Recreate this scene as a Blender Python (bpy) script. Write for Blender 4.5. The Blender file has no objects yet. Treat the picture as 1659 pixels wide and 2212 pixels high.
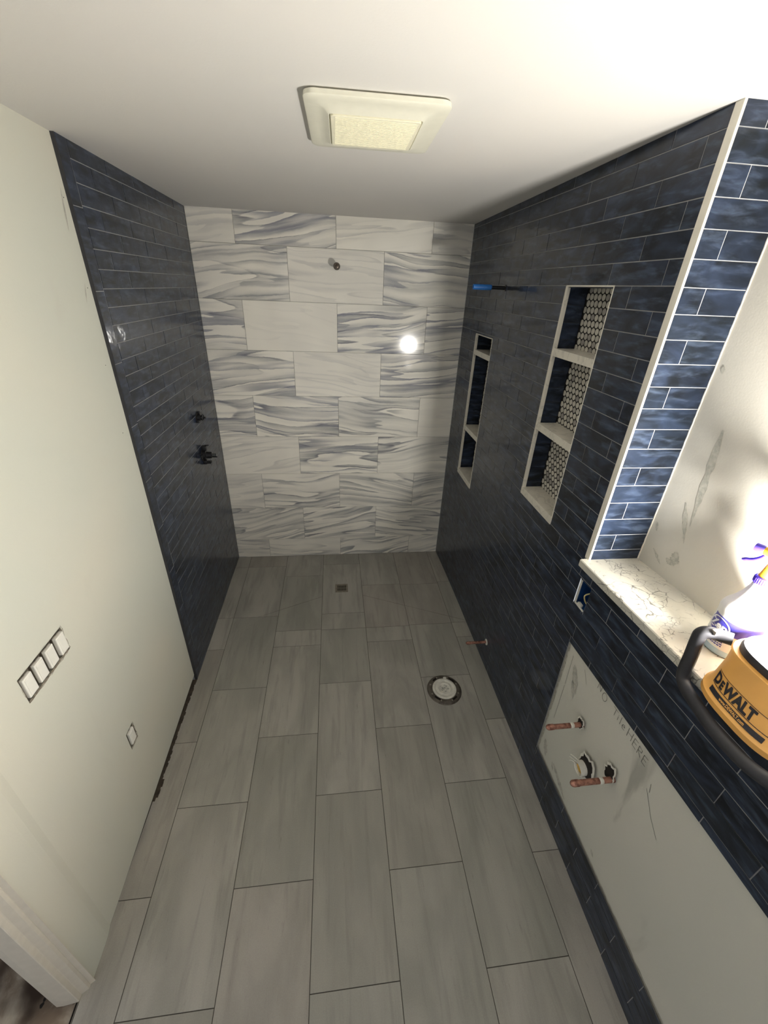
import bpy, bmesh, math, random
from mathutils import Vector, Matrix
random.seed(7)
C = bpy.context.scene.collection
scn = bpy.context.scene

# ------------------------------------------------------------------ camera
F_PX, YAW, PITCH, ROLL = 886.6648, 0.1312, -0.5006, 0.0445
cam_d = bpy.data.cameras.new('camera'); cam = bpy.data.objects.new('camera', cam_d); C.objects.link(cam)
ca, sa, cb, sb = math.cos(YAW), math.sin(YAW), math.cos(PITCH), math.sin(PITCH)
fw = Vector((sa*cb, ca*cb, sb)); r0 = Vector((ca, -sa, 0)); u0 = r0.cross(fw)
rt = math.cos(ROLL)*r0 + math.sin(ROLL)*u0; up = -math.sin(ROLL)*r0 + math.cos(ROLL)*u0
cam.matrix_world = Matrix(((rt.x, up.x, -fw.x, -0.0284), (rt.y, up.y, -fw.y, -3.0708), (rt.z, up.z, -fw.z, 2.1193), (0, 0, 0, 1)))
cam_d.sensor_fit = 'HORIZONTAL'; cam_d.sensor_width = 36; cam_d.lens = F_PX/1659*36; cam_d.clip_start = 0.02
scn.camera = cam

# ------------------------------------------------------------------ light and exposure
LAMP_WATTS = 34.0
world = bpy.data.worlds.new('world'); scn.world = world; world.use_nodes = True
world.node_tree.nodes['Background'].inputs[0].default_value = (0.95, 0.97, 1.0, 1)
world.node_tree.nodes['Background'].inputs[1].default_value = 0.26
scn.view_settings.view_transform = 'Standard'; scn.view_settings.look = 'None'
scn.view_settings.exposure = 1.36; scn.view_settings.gamma = 1.0
scn.view_settings.use_curve_mapping = False
scn.cycles.max_bounces = 10; scn.cycles.diffuse_bounces = 7; scn.cycles.glossy_bounces = 5
scn.cycles.use_denoising = True
scn.cycles.sample_clamp_indirect = 6

# ------------------------------------------------------------------ room numbers (metres)
XL, XR, HC = -0.8814, 0.8734, 2.4906
XW = -0.893            # painted left wall
YF = -4.3              # open end of the room behind the photographer
def sat(y): return 1 - math.exp(-max(0, -y)/0.7)
def warp(p):
    """the right wall is a little out of plumb at its foot"""
    x, y, z = p
    dx = sat(y)*0.032*max(0, 1-z)
    dz = 0.05*max(0, -1.95-y)*min(1, max(0, (z-0.3)/0.6))
    return (x+dx, y, z+dz)
def ceil_z(y): return HC - 0.011*y

# ------------------------------------------------------------------ material helpers
class NT:
    def __init__(s, name):
        s.m = bpy.data.materials.new(name); s.m.use_nodes = True; s.t = s.m.node_tree
        s.b = s.t.nodes['Principled BSDF']; s.co = s.t.nodes.new('ShaderNodeTexCoord')
        s.P = s.co.outputs['Object']
    def link(s, a, i):
        if isinstance(a, (int, float)): i.default_value = a
        elif isinstance(a, (tuple, list)): i.default_value = tuple(a) + ((1,) if len(a) == 3 and len(i.default_value) == 4 else ())
        else: s.t.links.new(a, i)
    def n(s, typ, ins={}, **props):
        nd = s.t.nodes.new(typ)
        for k, v in props.items(): setattr(nd, k, v)
        for k, v in ins.items(): s.link(v, nd.inputs[k])
        return nd
    def math(s, op, a, b=0, c=0): return s.n('ShaderNodeMath', {0: a, 1: b, 2: c}, operation=op).outputs[0]
    def vmath(s, op, a, b): return s.n('ShaderNodeVectorMath', {0: a, 1: b}, operation=op).outputs[0]
    def noise(s, v, scale=1, detail=3, rough=0.5, dist=0):
        return s.n('ShaderNodeTexNoise', {'Vector': v, 'Scale': scale, 'Detail': detail, 'Roughness': rough, 'Distortion': dist}).outputs[0]
    def mapp(s, v, scale=(1, 1, 1), rot=(0, 0, 0), loc=(0, 0, 0)):
        return s.n('ShaderNodeMapping', {'Vector': v, 'Location': loc, 'Rotation': rot, 'Scale': scale}).outputs[0]
    def mix(s, f, a, b, mode='MIX'):
        nd = s.n('ShaderNodeMix', {}, data_type='RGBA', blend_type=mode)
        s.link(f, nd.inputs[0]); s.link(a, nd.inputs[6]); s.link(b, nd.inputs[7]); return nd.outputs[2]
    def ss(s, x, lo, hi, a=0, b=1):
        return s.n('ShaderNodeMapRange', {'Value': x, 'From Min': lo, 'From Max': hi, 'To Min': a, 'To Max': b}, interpolation_type='SMOOTHSTEP').outputs[0]
    def attr(s, name):
        a = s.n('ShaderNodeAttribute', {}, attribute_name=name)
        sp = s.n('ShaderNodeSeparateColor', {0: a.outputs['Color']}); return sp.outputs[0], sp.outputs[1], sp.outputs[2]
    def bump(s, h, strength=0.2, dist=0.01):
        s.t.links.new(s.n('ShaderNodeBump', {'Height': h, 'Strength': strength, 'Distance': dist}).outputs[0], s.b.inputs['Normal'])
    def out(s, col, rough=0.5, metal=0, spec=None):
        s.link(col, s.b.inputs['Base Color']); s.link(rough, s.b.inputs['Roughness']); s.link(metal, s.b.inputs['Metallic'])
        if spec is not None: s.link(spec, s.b.inputs['Specular IOR Level'])
        return s.m
def lin(*c): return tuple(((v/255+0.055)/1.055)**2.4 if v > 10 else v/255/12.92 for v in c)
def plain(name, c, rough=0.5, metal=0, var=0.08, scale=40):
    k = NT(name); nz = k.noise(k.P, scale, 4)
    a = tuple(v*(1-var) for v in c); b = tuple(min(1, v*(1+var)) for v in c)
    return k.out(k.mix(k.ss(nz, .3, .7), a, b), rough, metal)

# ------------------------------------------------------------------ mesh helpers
def link_obj(name, me, mat, parent=None):
    o = bpy.data.objects.new(name, me); C.objects.link(o)
    if mat:
        for mm in (mat if isinstance(mat, list) else [mat]): me.materials.append(mm)
    if parent:
        o.parent = parent
        root = Vector((0, 0, 0)); q = parent
        while q: root += q.location; q = q.parent
        me.transform(Matrix.Translation(-root))
    return o
def obj(name, bm, mat, parent=None, smooth=False, do_warp=False, mirror=False):
    if do_warp:
        for v in bm.verts: v.co = warp(v.co)
    bmesh.ops.recalc_face_normals(bm, faces=bm.faces) if not mirror else None
    me = bpy.data.meshes.new(name); bm.to_mesh(me); bm.free()
    if smooth:
        for p in me.polygons: p.use_smooth = True
        try: me.set_sharp_from_angle(angle=math.radians(38))
        except Exception: pass
    return link_obj(name, me, mat, parent)
def thing(name, label, cat, loc, group=None):
    o = bpy.data.objects.new(name, None); C.objects.link(o); o.location = loc; o.empty_display_size = 0.05
    o['label'] = label; o['category'] = cat
    if group: o['group'] = group
    return o
def tag(o, label, cat, group=None):
    o['label'] = label; o['category'] = cat
    if group: o['group'] = group
    return o
def struct(o, label=None):
    o['kind'] = 'structure'
    if label: o['label'] = label
    return o
def box(bm, a, b, bev=0):
    x0, y0, z0 = [min(p, q) for p, q in zip(a, b)]; x1, y1, z1 = [max(p, q) for p, q in zip(a, b)]
    r = bmesh.ops.create_cube(bm, size=1, matrix=Matrix.Translation(((x0+x1)/2, (y0+y1)/2, (z0+z1)/2)) @ Matrix.Diagonal((x1-x0, y1-y0, z1-z0, 1)))
    if bev:
        es = list({e for v in r['verts'] for e in v.link_edges})
        bmesh.ops.bevel(bm, geom=es, offset=bev, segments=2, affect='EDGES', profile=0.6)
def frame_of(d):
    d = Vector(d).normalized(); a = Vector((0, 0, 1)) if abs(d.z) < .9 else Vector((1, 0, 0))
    s = d.cross(a).normalized(); return s, d.cross(s).normalized(), d
def lathe(bm, base, axis, prof, seg=32, sx=1, sy=1):
    """prof: (radius, height) pairs along axis"""
    s, t, d = frame_of(axis); rings = []
    for r, h in prof:
        rings.append([bm.verts.new(Vector(base)+d*h+s*(r*sx*math.cos(2*math.pi*i/seg))+t*(r*sy*math.sin(2*math.pi*i/seg))) for i in range(seg)])
    for a, b in zip(rings, rings[1:]):
        for i in range(seg): bm.faces.new((a[i], a[(i+1) % seg], b[(i+1) % seg], b[i]))
    if prof[0][0] > 1e-5: bm.faces.new(rings[0][::-1])
    if prof[-1][0] > 1e-5: bm.faces.new(rings[-1])
    return rings
def tube(bm, pts, r, seg=12, caps=True):
    pts = [Vector(p) for p in pts]; rings = []; prev = None
    for i, p in enumerate(pts):
        d = (pts[min(i+1, len(pts)-1)]-pts[max(i-1, 0)]).normalized()
        if prev is None: s, t, _ = frame_of(d)
        else:
            s = (prev-d*prev.dot(d)).normalized(); t = d.cross(s)
        prev = s; rr = r[i] if isinstance(r, (list, tuple)) else r
        rings.append([bm.verts.new(p+s*rr*math.cos(2*math.pi*k/seg)+t*rr*math.sin(2*math.pi*k/seg)) for k in range(seg)])
    for a, b in zip(rings, rings[1:]):
        for k in range(seg): bm.faces.new((a[k], a[(k+1) % seg], b[(k+1) % seg], b[k]))
    if caps: bm.faces.new(rings[0][::-1]); bm.faces.new(rings[-1])
def smooth_path(pts, n=6):
    pts = [Vector(p) for p in pts]; out = []
    for i in range(len(pts)-1):
        p0, p1, p2, p3 = pts[max(i-1, 0)], pts[i], pts[i+1], pts[min(i+2, len(pts)-1)]
        for k in range(n):
            t = k/n
            out.append(0.5*((2*p1)+(p2-p0)*t+(2*p0-5*p1+4*p2-p3)*t*t+(3*p1-p0-3*p2+p3)*t**3))
    return out+[pts[-1]]
def subtract(rects, hole):
    a0, b0, a1, b1 = hole; out = []
    for (x0, y0, x1, y1) in rects:
        if x1 <= a0 or x0 >= a1 or y1 <= b0 or y0 >= b1: out.append((x0, y0, x1, y1)); continue
        if x0 < a0: out.append((x0, y0, a0, y1))
        if x1 > a1: out.append((a1, y0, x1, y1))
        xa, xb = max(x0, a0), min(x1, a1)
        if y0 < b0: out.append((xa, y0, xb, b0))
        if y1 > b1: out.append((xa, b1, xb, y1))
    return [r for r in out if r[2]-r[0] > 0.004 and r[3]-r[1] > 0.004]
def clip_half(poly, n, c):
    """keep the side n.p <= c"""
    out = []
    for i in range(len(poly)):
        p, q = poly[i], poly[(i+1) % len(poly)]
        dp, dq = n[0]*p[0]+n[1]*p[1]-c, n[0]*q[0]+n[1]*q[1]-c
        if dp <= 0: out.append(p)
        if dp*dq < 0:
            t = dp/(dp-dq); out.append((p[0]+(q[0]-p[0])*t, p[1]+(q[1]-p[1])*t))
    return out
def inset_poly(poly, d):
    area = sum(poly[i][0]*poly[(i+1) % len(poly)][1]-poly[(i+1) % len(poly)][0]*poly[i][1] for i in range(len(poly)))
    if area < 0: poly = poly[::-1]
    out = poly
    for i in range(len(poly)):
        p, q = poly[i], poly[(i+1) % len(poly)]
        ex, ey = q[0]-p[0], q[1]-p[1]; L = math.hypot(ex, ey)
        if L < 1e-6: continue
        nx, ny = ey/L, -ex/L
        out = clip_half(out, (nx, ny), nx*p[0]+ny*p[1]-d)
        if len(out) < 3: return []
    return out
def shrink(poly, cen, d):
    return inset_poly(poly, d)
class Tiles:
    """tiles laid on a plane: fn(u, v, h) -> world point, h = height above the grout bed"""
    def __init__(s, fn, thick=0.004, cham=0.0012, gap=0.0012, tilt=0.0):
        s.bm = bmesh.new(); s.col = s.bm.loops.layers.float_color.new('tile'); s.fn = fn
        s.t, s.c, s.g, s.tilt = thick, cham, gap, tilt
    def add(s, poly, rgb=None):
        rgb = rgb or (random.random(), random.random(), random.random())
        o = inset_poly(poly, s.g)
        if len(o) < 3: return
        cu = sum(p[0] for p in o)/len(o); cv = sum(p[1] for p in o)/len(o)
        # inner ring by scaling each corner toward the centre by the chamfer
        i_ = [(p[0]+max(-s.c, min(s.c, (cu-p[0])*.3)), p[1]+max(-s.c, min(s.c, (cv-p[1])*.3))) for p in o]
        ta, tb = random.uniform(-1, 1)*s.tilt, random.uniform(-1, 1)*s.tilt
        def h(p): return ta*(p[0]-cu)+tb*(p[1]-cv)
        A = [s.bm.verts.new(s.fn(p[0], p[1], 0)) for p in o]
        B = [s.bm.verts.new(s.fn(p[0], p[1], s.t-s.c*.7+h(p))) for p in o]
        D = [s.bm.verts.new(s.fn(p[0], p[1], s.t+h(p))) for p in i_]
        fs = [s.bm.faces.new(D)]
        n = len(o)
        for k in range(n):
            fs.append(s.bm.faces.new((A[k], A[(k+1) % n], B[(k+1) % n], B[k])))
            fs.append(s.bm.faces.new((B[k], B[(k+1) % n], D[(k+1) % n], D[k])))
        for f in fs:
            for l in f.loops: l[s.col] = (*rgb, 1)
    def rect(s, r, rgb=None): s.add([(r[0], r[1]), (r[2], r[1]), (r[2], r[3]), (r[0], r[3])], rgb)
    def done(s, name, mat, parent=None, do_warp=False): return obj(name, s.bm, mat, parent, do_warp=do_warp)
def panel(rects, fn, back=None, cells=None):
    """flat sheet made of rectangles; fn(u, v) -> point; split into cells so it can follow the warp"""
    bm = bmesh.new()
    for r in rects:
        nu = max(1, int((r[2]-r[0])/(cells or 9))); nv = max(1, int((r[3]-r[1])/(cells or 9)))
        g = [[bm.verts.new(fn(r[0]+(r[2]-r[0])*i/nu, r[1]+(r[3]-r[1])*j/nv)) for j in range(nv+1)] for i in range(nu+1)]
        for i in range(nu):
            for j in range(nv): bm.faces.new((g[i][j], g[i+1][j], g[i+1][j+1], g[i][j+1]))
    return bm
def text_tris(s, size, bold=0.0, shear=0.0):
    cu = bpy.data.curves.new('t', 'FONT'); cu.body = s; cu.size = size; cu.offset = bold; cu.shear = shear; cu.resolution_u = 3
    o = bpy.data.objects.new('t', cu); C.objects.link(o)
    bpy.context.view_layer.update()
    me = o.evaluated_get(bpy.context.evaluated_depsgraph_get()).to_mesh()
    vs = [tuple(v.co) for v in me.vertices]; fs = [tuple(p.vertices) for p in me.polygons]
    bpy.data.objects.remove(o); bpy.data.curves.remove(cu)
    return vs, fs
def ink(bm, strokes, fn, w=0.0012):
    """pen strokes as flat ribbons; fn(u, v) -> point"""
    for st in strokes:
        for p, q in zip(st, st[1:]):
            dx, dy = q[0]-p[0], q[1]-p[1]; L = math.hypot(dx, dy)
            if L < 1e-6: continue
            nx, ny = -dy/L*w/2, dx/L*w/2; ex, ey = dx/L*w*.4, dy/L*w*.4
            bm.faces.new([bm.verts.new(fn(*c)) for c in ((p[0]+nx-ex, p[1]+ny-ey), (q[0]+nx+ex, q[1]+ny+ey), (q[0]-nx+ex, q[1]-ny+ey), (p[0]-nx-ex, p[1]-ny-ey))])

# ------------------------------------------------------------------ materials
def mat_navy():
    k = NT('navy_glazed_tile'); r, g, b = k.attr('tile')
    off = k.n('ShaderNodeCombineXYZ', {0: k.math('MULTIPLY', r, 7), 1: k.math('MULTIPLY', g, 5), 2: k.math('MULTIPLY', b, 9)}).outputs[0]
    P = k.vmath('ADD', k.P, off)
    cl = k.noise(k.mapp(P, (8, 8, 17)), 1, 3, .5, 1.0)
    c = k.mix(k.ss(cl, .25, .8), lin(13, 18, 26), lin(42, 53, 74))
    c = k.mix(k.math('MULTIPLY', k.ss(b, .6, 1), .3), c, lin(24, 30, 33))
    c = k.mix(k.math('MULTIPLY', k.ss(k.noise(k.mapp(P, (11, 11, 46)), 1, 4, .55, .4), .45, .8), .36), c, lin(100, 116, 142))
    k.bump(k.noise(k.mapp(P, (16, 16, 24)), 1, 2, .4), .13, .008)
    k.b.inputs['Coat Weight'].default_value = .45; k.b.inputs['Coat Roughness'].default_value = .05
    k.t.links.new(k.b.inputs['Normal'].links[0].from_socket, k.b.inputs['Coat Normal'])
    return k.out(c, .30, 0, .16)
def mat_marble():
    k = NT('marble_look_tile'); r, vein, grey = k.attr('tile')
    off = k.n('ShaderNodeCombineXYZ', {0: k.math('MULTIPLY', r, 17), 1: k.math('MULTIPLY', r, 5), 2: k.math('MULTIPLY', r, 41)}).outputs[0]
    sp = k.n('ShaderNodeSeparateXYZ', {0: k.P})
    # each tile's grain leans its own way
    lean = k.math('MULTIPLY', k.math('SUBTRACT', k.math('FRACT', k.math('MULTIPLY', r, 7.3)), .55), .34)
    zz = k.math('ADD', sp.outputs[2], k.math('MULTIPLY', sp.outputs[0], lean))
    P = k.vmath('ADD', k.n('ShaderNodeCombineXYZ', {0: sp.outputs[0], 1: 0, 2: zz}).outputs[0], off)
    wob = k.math('MULTIPLY', k.math('SUBTRACT', k.noise(k.mapp(P, (1.7, 1, 2.0)), 1, 1, .5), .5), .16)
    fine = k.math('MULTIPLY', k.math('SUBTRACT', k.noise(k.mapp(P, (11, 1, 26)), 1, 5, .6), .5), .016)
    q = k.n('ShaderNodeSeparateXYZ', {0: P}); z2 = k.math('ADD', q.outputs[2], k.math('ADD', wob, fine))
    Q = k.n('ShaderNodeCombineXYZ', {0: q.outputs[0], 1: 0, 2: z2}).outputs[0]
    def saw(sc, loc, n_):
        nz = k.math('MULTIPLY', k.noise(k.mapp(Q, sc, loc=loc), 1, 2, .45), n_)
        return k.math('FRACT', nz)
    streak = k.noise(k.mapp(Q, (2.2, 1, 46), loc=(1, 0, 5)), 1, 5, .6)
    f1 = saw((.55, 1, 5.6), (3, 0, 9), 7); f2 = saw((.8, 1, 10.5), (13, 0, 2), 6)
    m1 = k.ss(k.noise(k.mapp(Q, (1.1, 1, 5), loc=(7, 0, 1)), 1, 2, .5), .31, .53); m2 = k.ss(k.noise(k.mapp(Q, (1.6, 1, 9), loc=(27, 0, 31)), 1, 2, .5), .34, .56)
    g1 = k.math('MULTIPLY', k.math('MULTIPLY', k.ss(f1, .1, .93), k.ss(f1, .995, .95)), m1)
    g2 = k.math('MULTIPLY', k.math('MULTIPLY', k.ss(f2, .4, .95), k.ss(f2, .995, .96)), m2)
    e1 = k.math('MULTIPLY', k.math('MULTIPLY', k.ss(f1, .86, .955), k.ss(f1, .995, .965)), m1)
    base = k.mix(k.ss(k.noise(P, 3, 2), .3, .7), lin(242, 238, 227), lin(232, 228, 218))
    c = k.mix(k.math('MULTIPLY', k.math('MULTIPLY', g1, k.ss(streak, .3, .6, .4, 1)), k.math('MULTIPLY', grey, 1.1)), base, lin(156, 158, 157))
    c = k.mix(k.math('MULTIPLY', k.math('MULTIPLY', g2, k.ss(streak, .3, .6, .35, 1)), k.math('MULTIPLY', vein, .95)), c, lin(140, 142, 145))
    c = k.mix(k.math('MULTIPLY', k.math('MULTIPLY', e1, k.ss(streak, .35, .6, .2, 1)), k.math('MULTIPLY', vein, .75)), c, lin(100, 100, 112))
    bl = k.ss(k.math('FRACT', k.math('MULTIPLY', r, 13.7)), .55, .7)
    c = k.mix(k.math('MULTIPLY', k.math('MULTIPLY', k.math('MULTIPLY', g2, bl), vein), .4), c, lin(128, 130, 150))
    k.bump(k.noise(k.P, 6, 1), .03, .004)
    return k.out(c, .085, 0, .5)
def mat_floor():
    k = NT('grey_floor_tile'); r, g, b = k.attr('tile')
    off = k.n('ShaderNodeCombineXYZ', {0: k.math('MULTIPLY', r, 31), 1: k.math('MULTIPLY', g, 17), 2: 0}).outputs[0]
    P = k.vmath('ADD', k.P, off)
    st = k.noise(k.mapp(P, (26, 2.2, 1)), 1, 6, .6, .3)
    bl = k.noise(k.mapp(P, (7, 2.2, 1)), 1, 4, .55, .5)
    gr = k.noise(k.P, 240, 3, .7)
    c = k.mix(k.ss(bl, .32, .68), lin(152, 150, 143), lin(172, 169, 161))
    c = k.mix(k.math('MULTIPLY', k.ss(st, .50, .68), .40), c, lin(122, 121, 115))
    c = k.mix(k.math('MULTIPLY', k.ss(k.noise(k.mapp(P, (34, 3, 1), loc=(5, 5, 0)), 1, 4, .6), .58, .75), .4), c, lin(170, 165, 155))
    c = k.mix(k.math('MULTIPLY', k.ss(g, .3, .9), .3), c, lin(132, 134, 126))
    c = k.mix(k.math('MULTIPLY', k.ss(b, .5, 1), .22), c, lin(150, 138, 130))
    c = k.mix(k.math('MULTIPLY', k.ss(k.noise(k.mapp(P, (60, 9, 1), loc=(1, 8, 0)), 1, 5, .7), .6, .75), .4), c, lin(90, 88, 82))
    c = k.mix(.14, c, gr, 'OVERLAY')
    k.bump(gr, .12, .002)
    return k.out(c, .5, 0, .35)
def mat_wall(name, c1, c2, smear=0.0, smear_col=(120, 122, 116)):
    k = NT(name); a = k.noise(k.P, 1.3, 2, .4)
    c = k.mix(k.ss(a, .35, .65), lin(*c1), lin(*c2))
    if smear:
        s1 = k.ss(k.noise(k.mapp(k.P, (5, 5, 1.6), rot=(.5, 0, 0)), 1, 4, .6, .6), .60, .72)
        s2 = k.ss(k.noise(k.P, 2.2, 1), .46, .6)
        c = k.mix(k.math('MULTIPLY', k.math('MULTIPLY', s1, s2), smear), c, lin(*smear_col))
    k.bump(k.noise(k.P, 160, 3, .6), .10, .003)
    return k.out(c, .72, 0, .3)
def mat_quartz():
    k = NT('white_quartz')
    P = k.vmath('ADD', k.P, k.vmath('MULTIPLY', k.n('ShaderNodeTexNoise', {'Vector': k.P, 'Scale': 14, 'Detail': 4}).outputs[1], (.05, .05, .05)))
    def crackle(sc, w):
        v = k.n('ShaderNodeTexVoronoi', {'Vector': P, 'Scale': sc}, feature='DISTANCE_TO_EDGE').outputs[0]
        return k.math('SUBTRACT', 1, k.ss(v, w*.2, w))
    m1 = k.ss(k.noise(k.P, 9, 3, .6), .47, .6); m2 = k.ss(k.noise(k.P, 16, 3, .6), .50, .62)
    v = k.math('MAXIMUM', k.math('MULTIPLY', crackle(22, .035), m1), k.math('MULTIPLY', crackle(48, .05), m2))
    c = k.mix(k.ss(k.noise(k.P, 12, 3), .3, .7), lin(206, 203, 191), lin(192, 190, 181))
    c = k.mix(k.math('MULTIPLY', v, .85), c, lin(84, 82, 80))
    return k.out(c, .3, 0, .45)
def mat_white_marble():
    k = NT('white_marble_shelf')
    w = k.noise(k.mapp(k.P, (6, 9, 6)), 1, 4, .6, 1.2)
    line = k.math('SUBTRACT', 1, k.ss(k.math('ABSOLUTE', k.math('SUBTRACT', w, .5)), 0, .03))
    c = k.mix(k.math('MULTIPLY', line, .35), lin(214, 210, 198), lin(160, 158, 152))
    return k.out(c, .25)
def mat_penny():
    k = NT('marble_penny_tile'); r, g, b = k.attr('tile')
    c = k.mix(k.ss(r, .72, .95), lin(206, 202, 192), lin(158, 154, 150))
    c = k.mix(k.math('MULTIPLY', k.ss(k.noise(k.P, 60, 3), .55, .7), .3), c, lin(140, 138, 134))
    return k.out(c, .25)
def mat_copper():
    k = NT('tarnished_copper'); n_ = k.noise(k.P, 55, 4, .6)
    c = k.mix(k.ss(n_, .35, .65), lin(186, 136, 118), lin(124, 84, 72))
    return k.out(c, k.ss(n_, .3, .7, .35, .6), .55)
def mat_subfloor():
    k = NT('dirty_subfloor')
    a = k.noise(k.P, 6, 5, .65, .5)
    c = k.mix(k.ss(a, .35, .65), lin(124, 108, 92), lin(186, 176, 160))
    c = k.mix(k.ss(k.noise(k.P, 3.2, 3), .5, .62), c, lin(54, 40, 30))
    c = k.mix(k.ss(k.noise(k.P, 28, 2), .66, .7), c, lin(20, 16, 14))
    return k.out(c, .85)
NAVY, MARBLE, FLOOR = mat_navy(), mat_marble(), mat_floor()
GROUT_N = plain('light_grey_grout', lin(150, 151, 152), .9)
GROUT_W = plain('grey_wall_grout', lin(150, 148, 140), .9)
GROUT_F = plain('dark_floor_grout', lin(70, 66, 60), .9)
PAINT_L = mat_wall('left_wall_paint', (212, 209, 195), (203, 205, 194), .25, (196, 194, 184))
PAINT_R = mat_wall('recess_wall_paint', (206, 202, 192), (198, 196, 188), .4, (160, 160, 152))
CEIL = mat_wall('ceiling_paint', (216, 213, 208), (212, 210, 206))
BOARD = mat_wall('bare_grey_board', (206, 204, 194), (200, 200, 190), .5, (128, 128, 120))
QUARTZ, SHELF, PENNY, COPPER, SUB = mat_quartz(), mat_white_marble(), mat_penny(), mat_copper(), mat_subfloor()
GROUT_D = plain('charcoal_mosaic_grout', lin(34, 33, 32), .9)
TRIM = plain('white_edge_trim', lin(226, 222, 210), .35, 0, .03)
WHITE_P = plain('white_plastic', lin(232, 230, 222), .35, 0, .02)
FAN_P = plain('cream_fan_plastic', lin(222, 220, 204), .4, 0, .02)
BLACK_P = plain('black_plastic', lin(26, 26, 28), .35)
BLACK_S = plain('soft_black_grip', lin(44, 44, 48), .55, 0, .15)
STEEL = plain('brushed_steel', lin(150, 145, 135), .35, .9)
DARKM = plain('weathered_flange_metal', lin(98, 92, 84), .5, .5, .3)
PVC = plain('white_pvc', lin(214, 212, 202), .45, 0, .1)
HOLE = plain('cavity_shade', lin(30, 25, 20), .95, 0, .3)  # near-black colour stands in for the shade inside holes and gaps
RAW = plain('torn_gypsum', lin(120, 112, 100), .95, 0, .5, 90)
BLUE_BOX = plain('blue_box_plastic', lin(30, 74, 130), .5, 0, .2)
BLUE_T = plain('blue_sleeve_plastic', lin(38, 104, 176), .45, 0, .15)
PAPER = plain('cream_cable', lin(200, 184, 134), .6)
YELLOW = plain('work_light_yellow', lin(222, 166, 88), .42, 0, .08, 12)
INK = plain('black_print', lin(28, 26, 34), .5)
PENCIL = plain('pencil_grey', lin(84, 82, 78), .9)
CASING = plain('casing_white', lin(206, 200, 188), .4, 0, .03)
JAMB = plain('jamb_grey_white', lin(168, 164, 160), .5, 0, .04)
WOOD = plain('dark_sill_plate', lin(62, 54, 44), .9, 0, .35)
FOAM = plain('amber_foam', lin(196, 160, 84), .8, 0, .35, 70)
BOTTLE = plain('white_bottle_plastic', lin(236, 234, 230), .35, 0, .02)
LABEL = plain('violet_blue_label', lin(66, 62, 160), .4, 0, .06)
LAB_W = plain('white_label_print', lin(236, 236, 240), .4, 0, .02)
LIQ = plain('pale_blue_bottle_base', lin(176, 198, 212), .3, 0, .04)
CAP_B = plain('violet_blue_trigger', lin(70, 52, 176), .35, 0, .1)
CAP_Y = plain('yellow_trigger_body', lin(244, 190, 40), .35, 0, .05)
LENS = NT('work_light_lens'); LENS.b.inputs['Emission Color'].default_value = (1, .97, .9, 1); LENS.b.inputs['Emission Strength'].default_value = 9; LENS = LENS.out((.95, .95, .93), .3)

# ================================================================== FLOOR
# tiles 12 x 24 in columns running away from the camera; the shower end is cut to fall to the drain
GX0, GW, GL = -0.7742, 0.3121, 0.6252
bm = bmesh.new()
box(bm, (-0.8975, -2.4, -0.02), (1.0, 0.0, -0.0015)); box(bm, (-0.912, YF, -0.02), (1.0, -2.4, -0.0015))
floor = struct(obj('floor', bm, GROUT_F))
ft = Tiles(lambda u, v, h: (u, v, h-0.0035), 0.0035, 0.0006, 0.0013)
phase = [-2.302, -1.991, -1.682, -1.993, -1.681, -1.994, -2.304]  # joint position of every column, from the left strip on
PAN = {0: [-0.155, -0.76], 1: [-0.155, -0.762], 2: [-0.30, -0.914], 3: [-0.153, -0.762, -0.921], 4: [-0.45, -0.922], 5: [-0.46, -0.916], 6: [-0.44, -0.912]}
DR = 0.051; DC = (0.0, -0.475)     # drain half size and centre
d1 = (0.263, 0.614)               # left cut: from drain out to (-.669, -.79)
for ci in range(7):
    x0 = GX0+(ci-1)*GW if ci else -0.909; x1 = GX0+ci*GW if ci < 6 else 0.915
    ys = [0.0]+[y for y in PAN[ci]]
    y = phase[ci]
    while y < -1.06-0.001 and y+GL < -0.95: y += GL
    while y > YF: 
        if y < ys[-1]-0.05: ys.append(y)
        y -= GL
    ys.append(YF)
    for a, b in zip(ys, ys[1:]):
        xl = -0.8965 if ci == 0 and b > -2.4 else x0
        polys = [[(xl, b), (x1, b), (x1, a), (xl, a)]]
        if b > -1.0:
            # diagonal cuts: line through the drain corners toward the shower corners
            new = []
            for p in polys:
                cx = sum(q[0] for q in p)/4
                if cx < -0.05: n_, c_ = (0.3939, -0.9192), 0.3939*-0.055+0.9192*0.527
                elif cx > 0.12: n_, c_ = (-0.4066, -0.9136), -0.4066*0.055+0.9136*0.522
                else: new.append(p); continue
                q1 = clip_half(p, n_, c_); q2 = clip_half(p, (-n_[0], -n_[1]), -c_)
                new += [q for q in (q1, q2) if len(q) > 2]
            polys = new
        rgb = (random.random(), random.random(), random.random())
        for p in polys: ft.add(p, rgb)
o = ft.done('floor_tiles', FLOOR, floor)

# ================================================================== CEILING
bm = panel([(-1.3, YF, 1.3, 0.02)], lambda u, v: (u, v, ceil_z(v)))
ceiling = struct(obj('ceiling', bm, CEIL))

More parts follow.
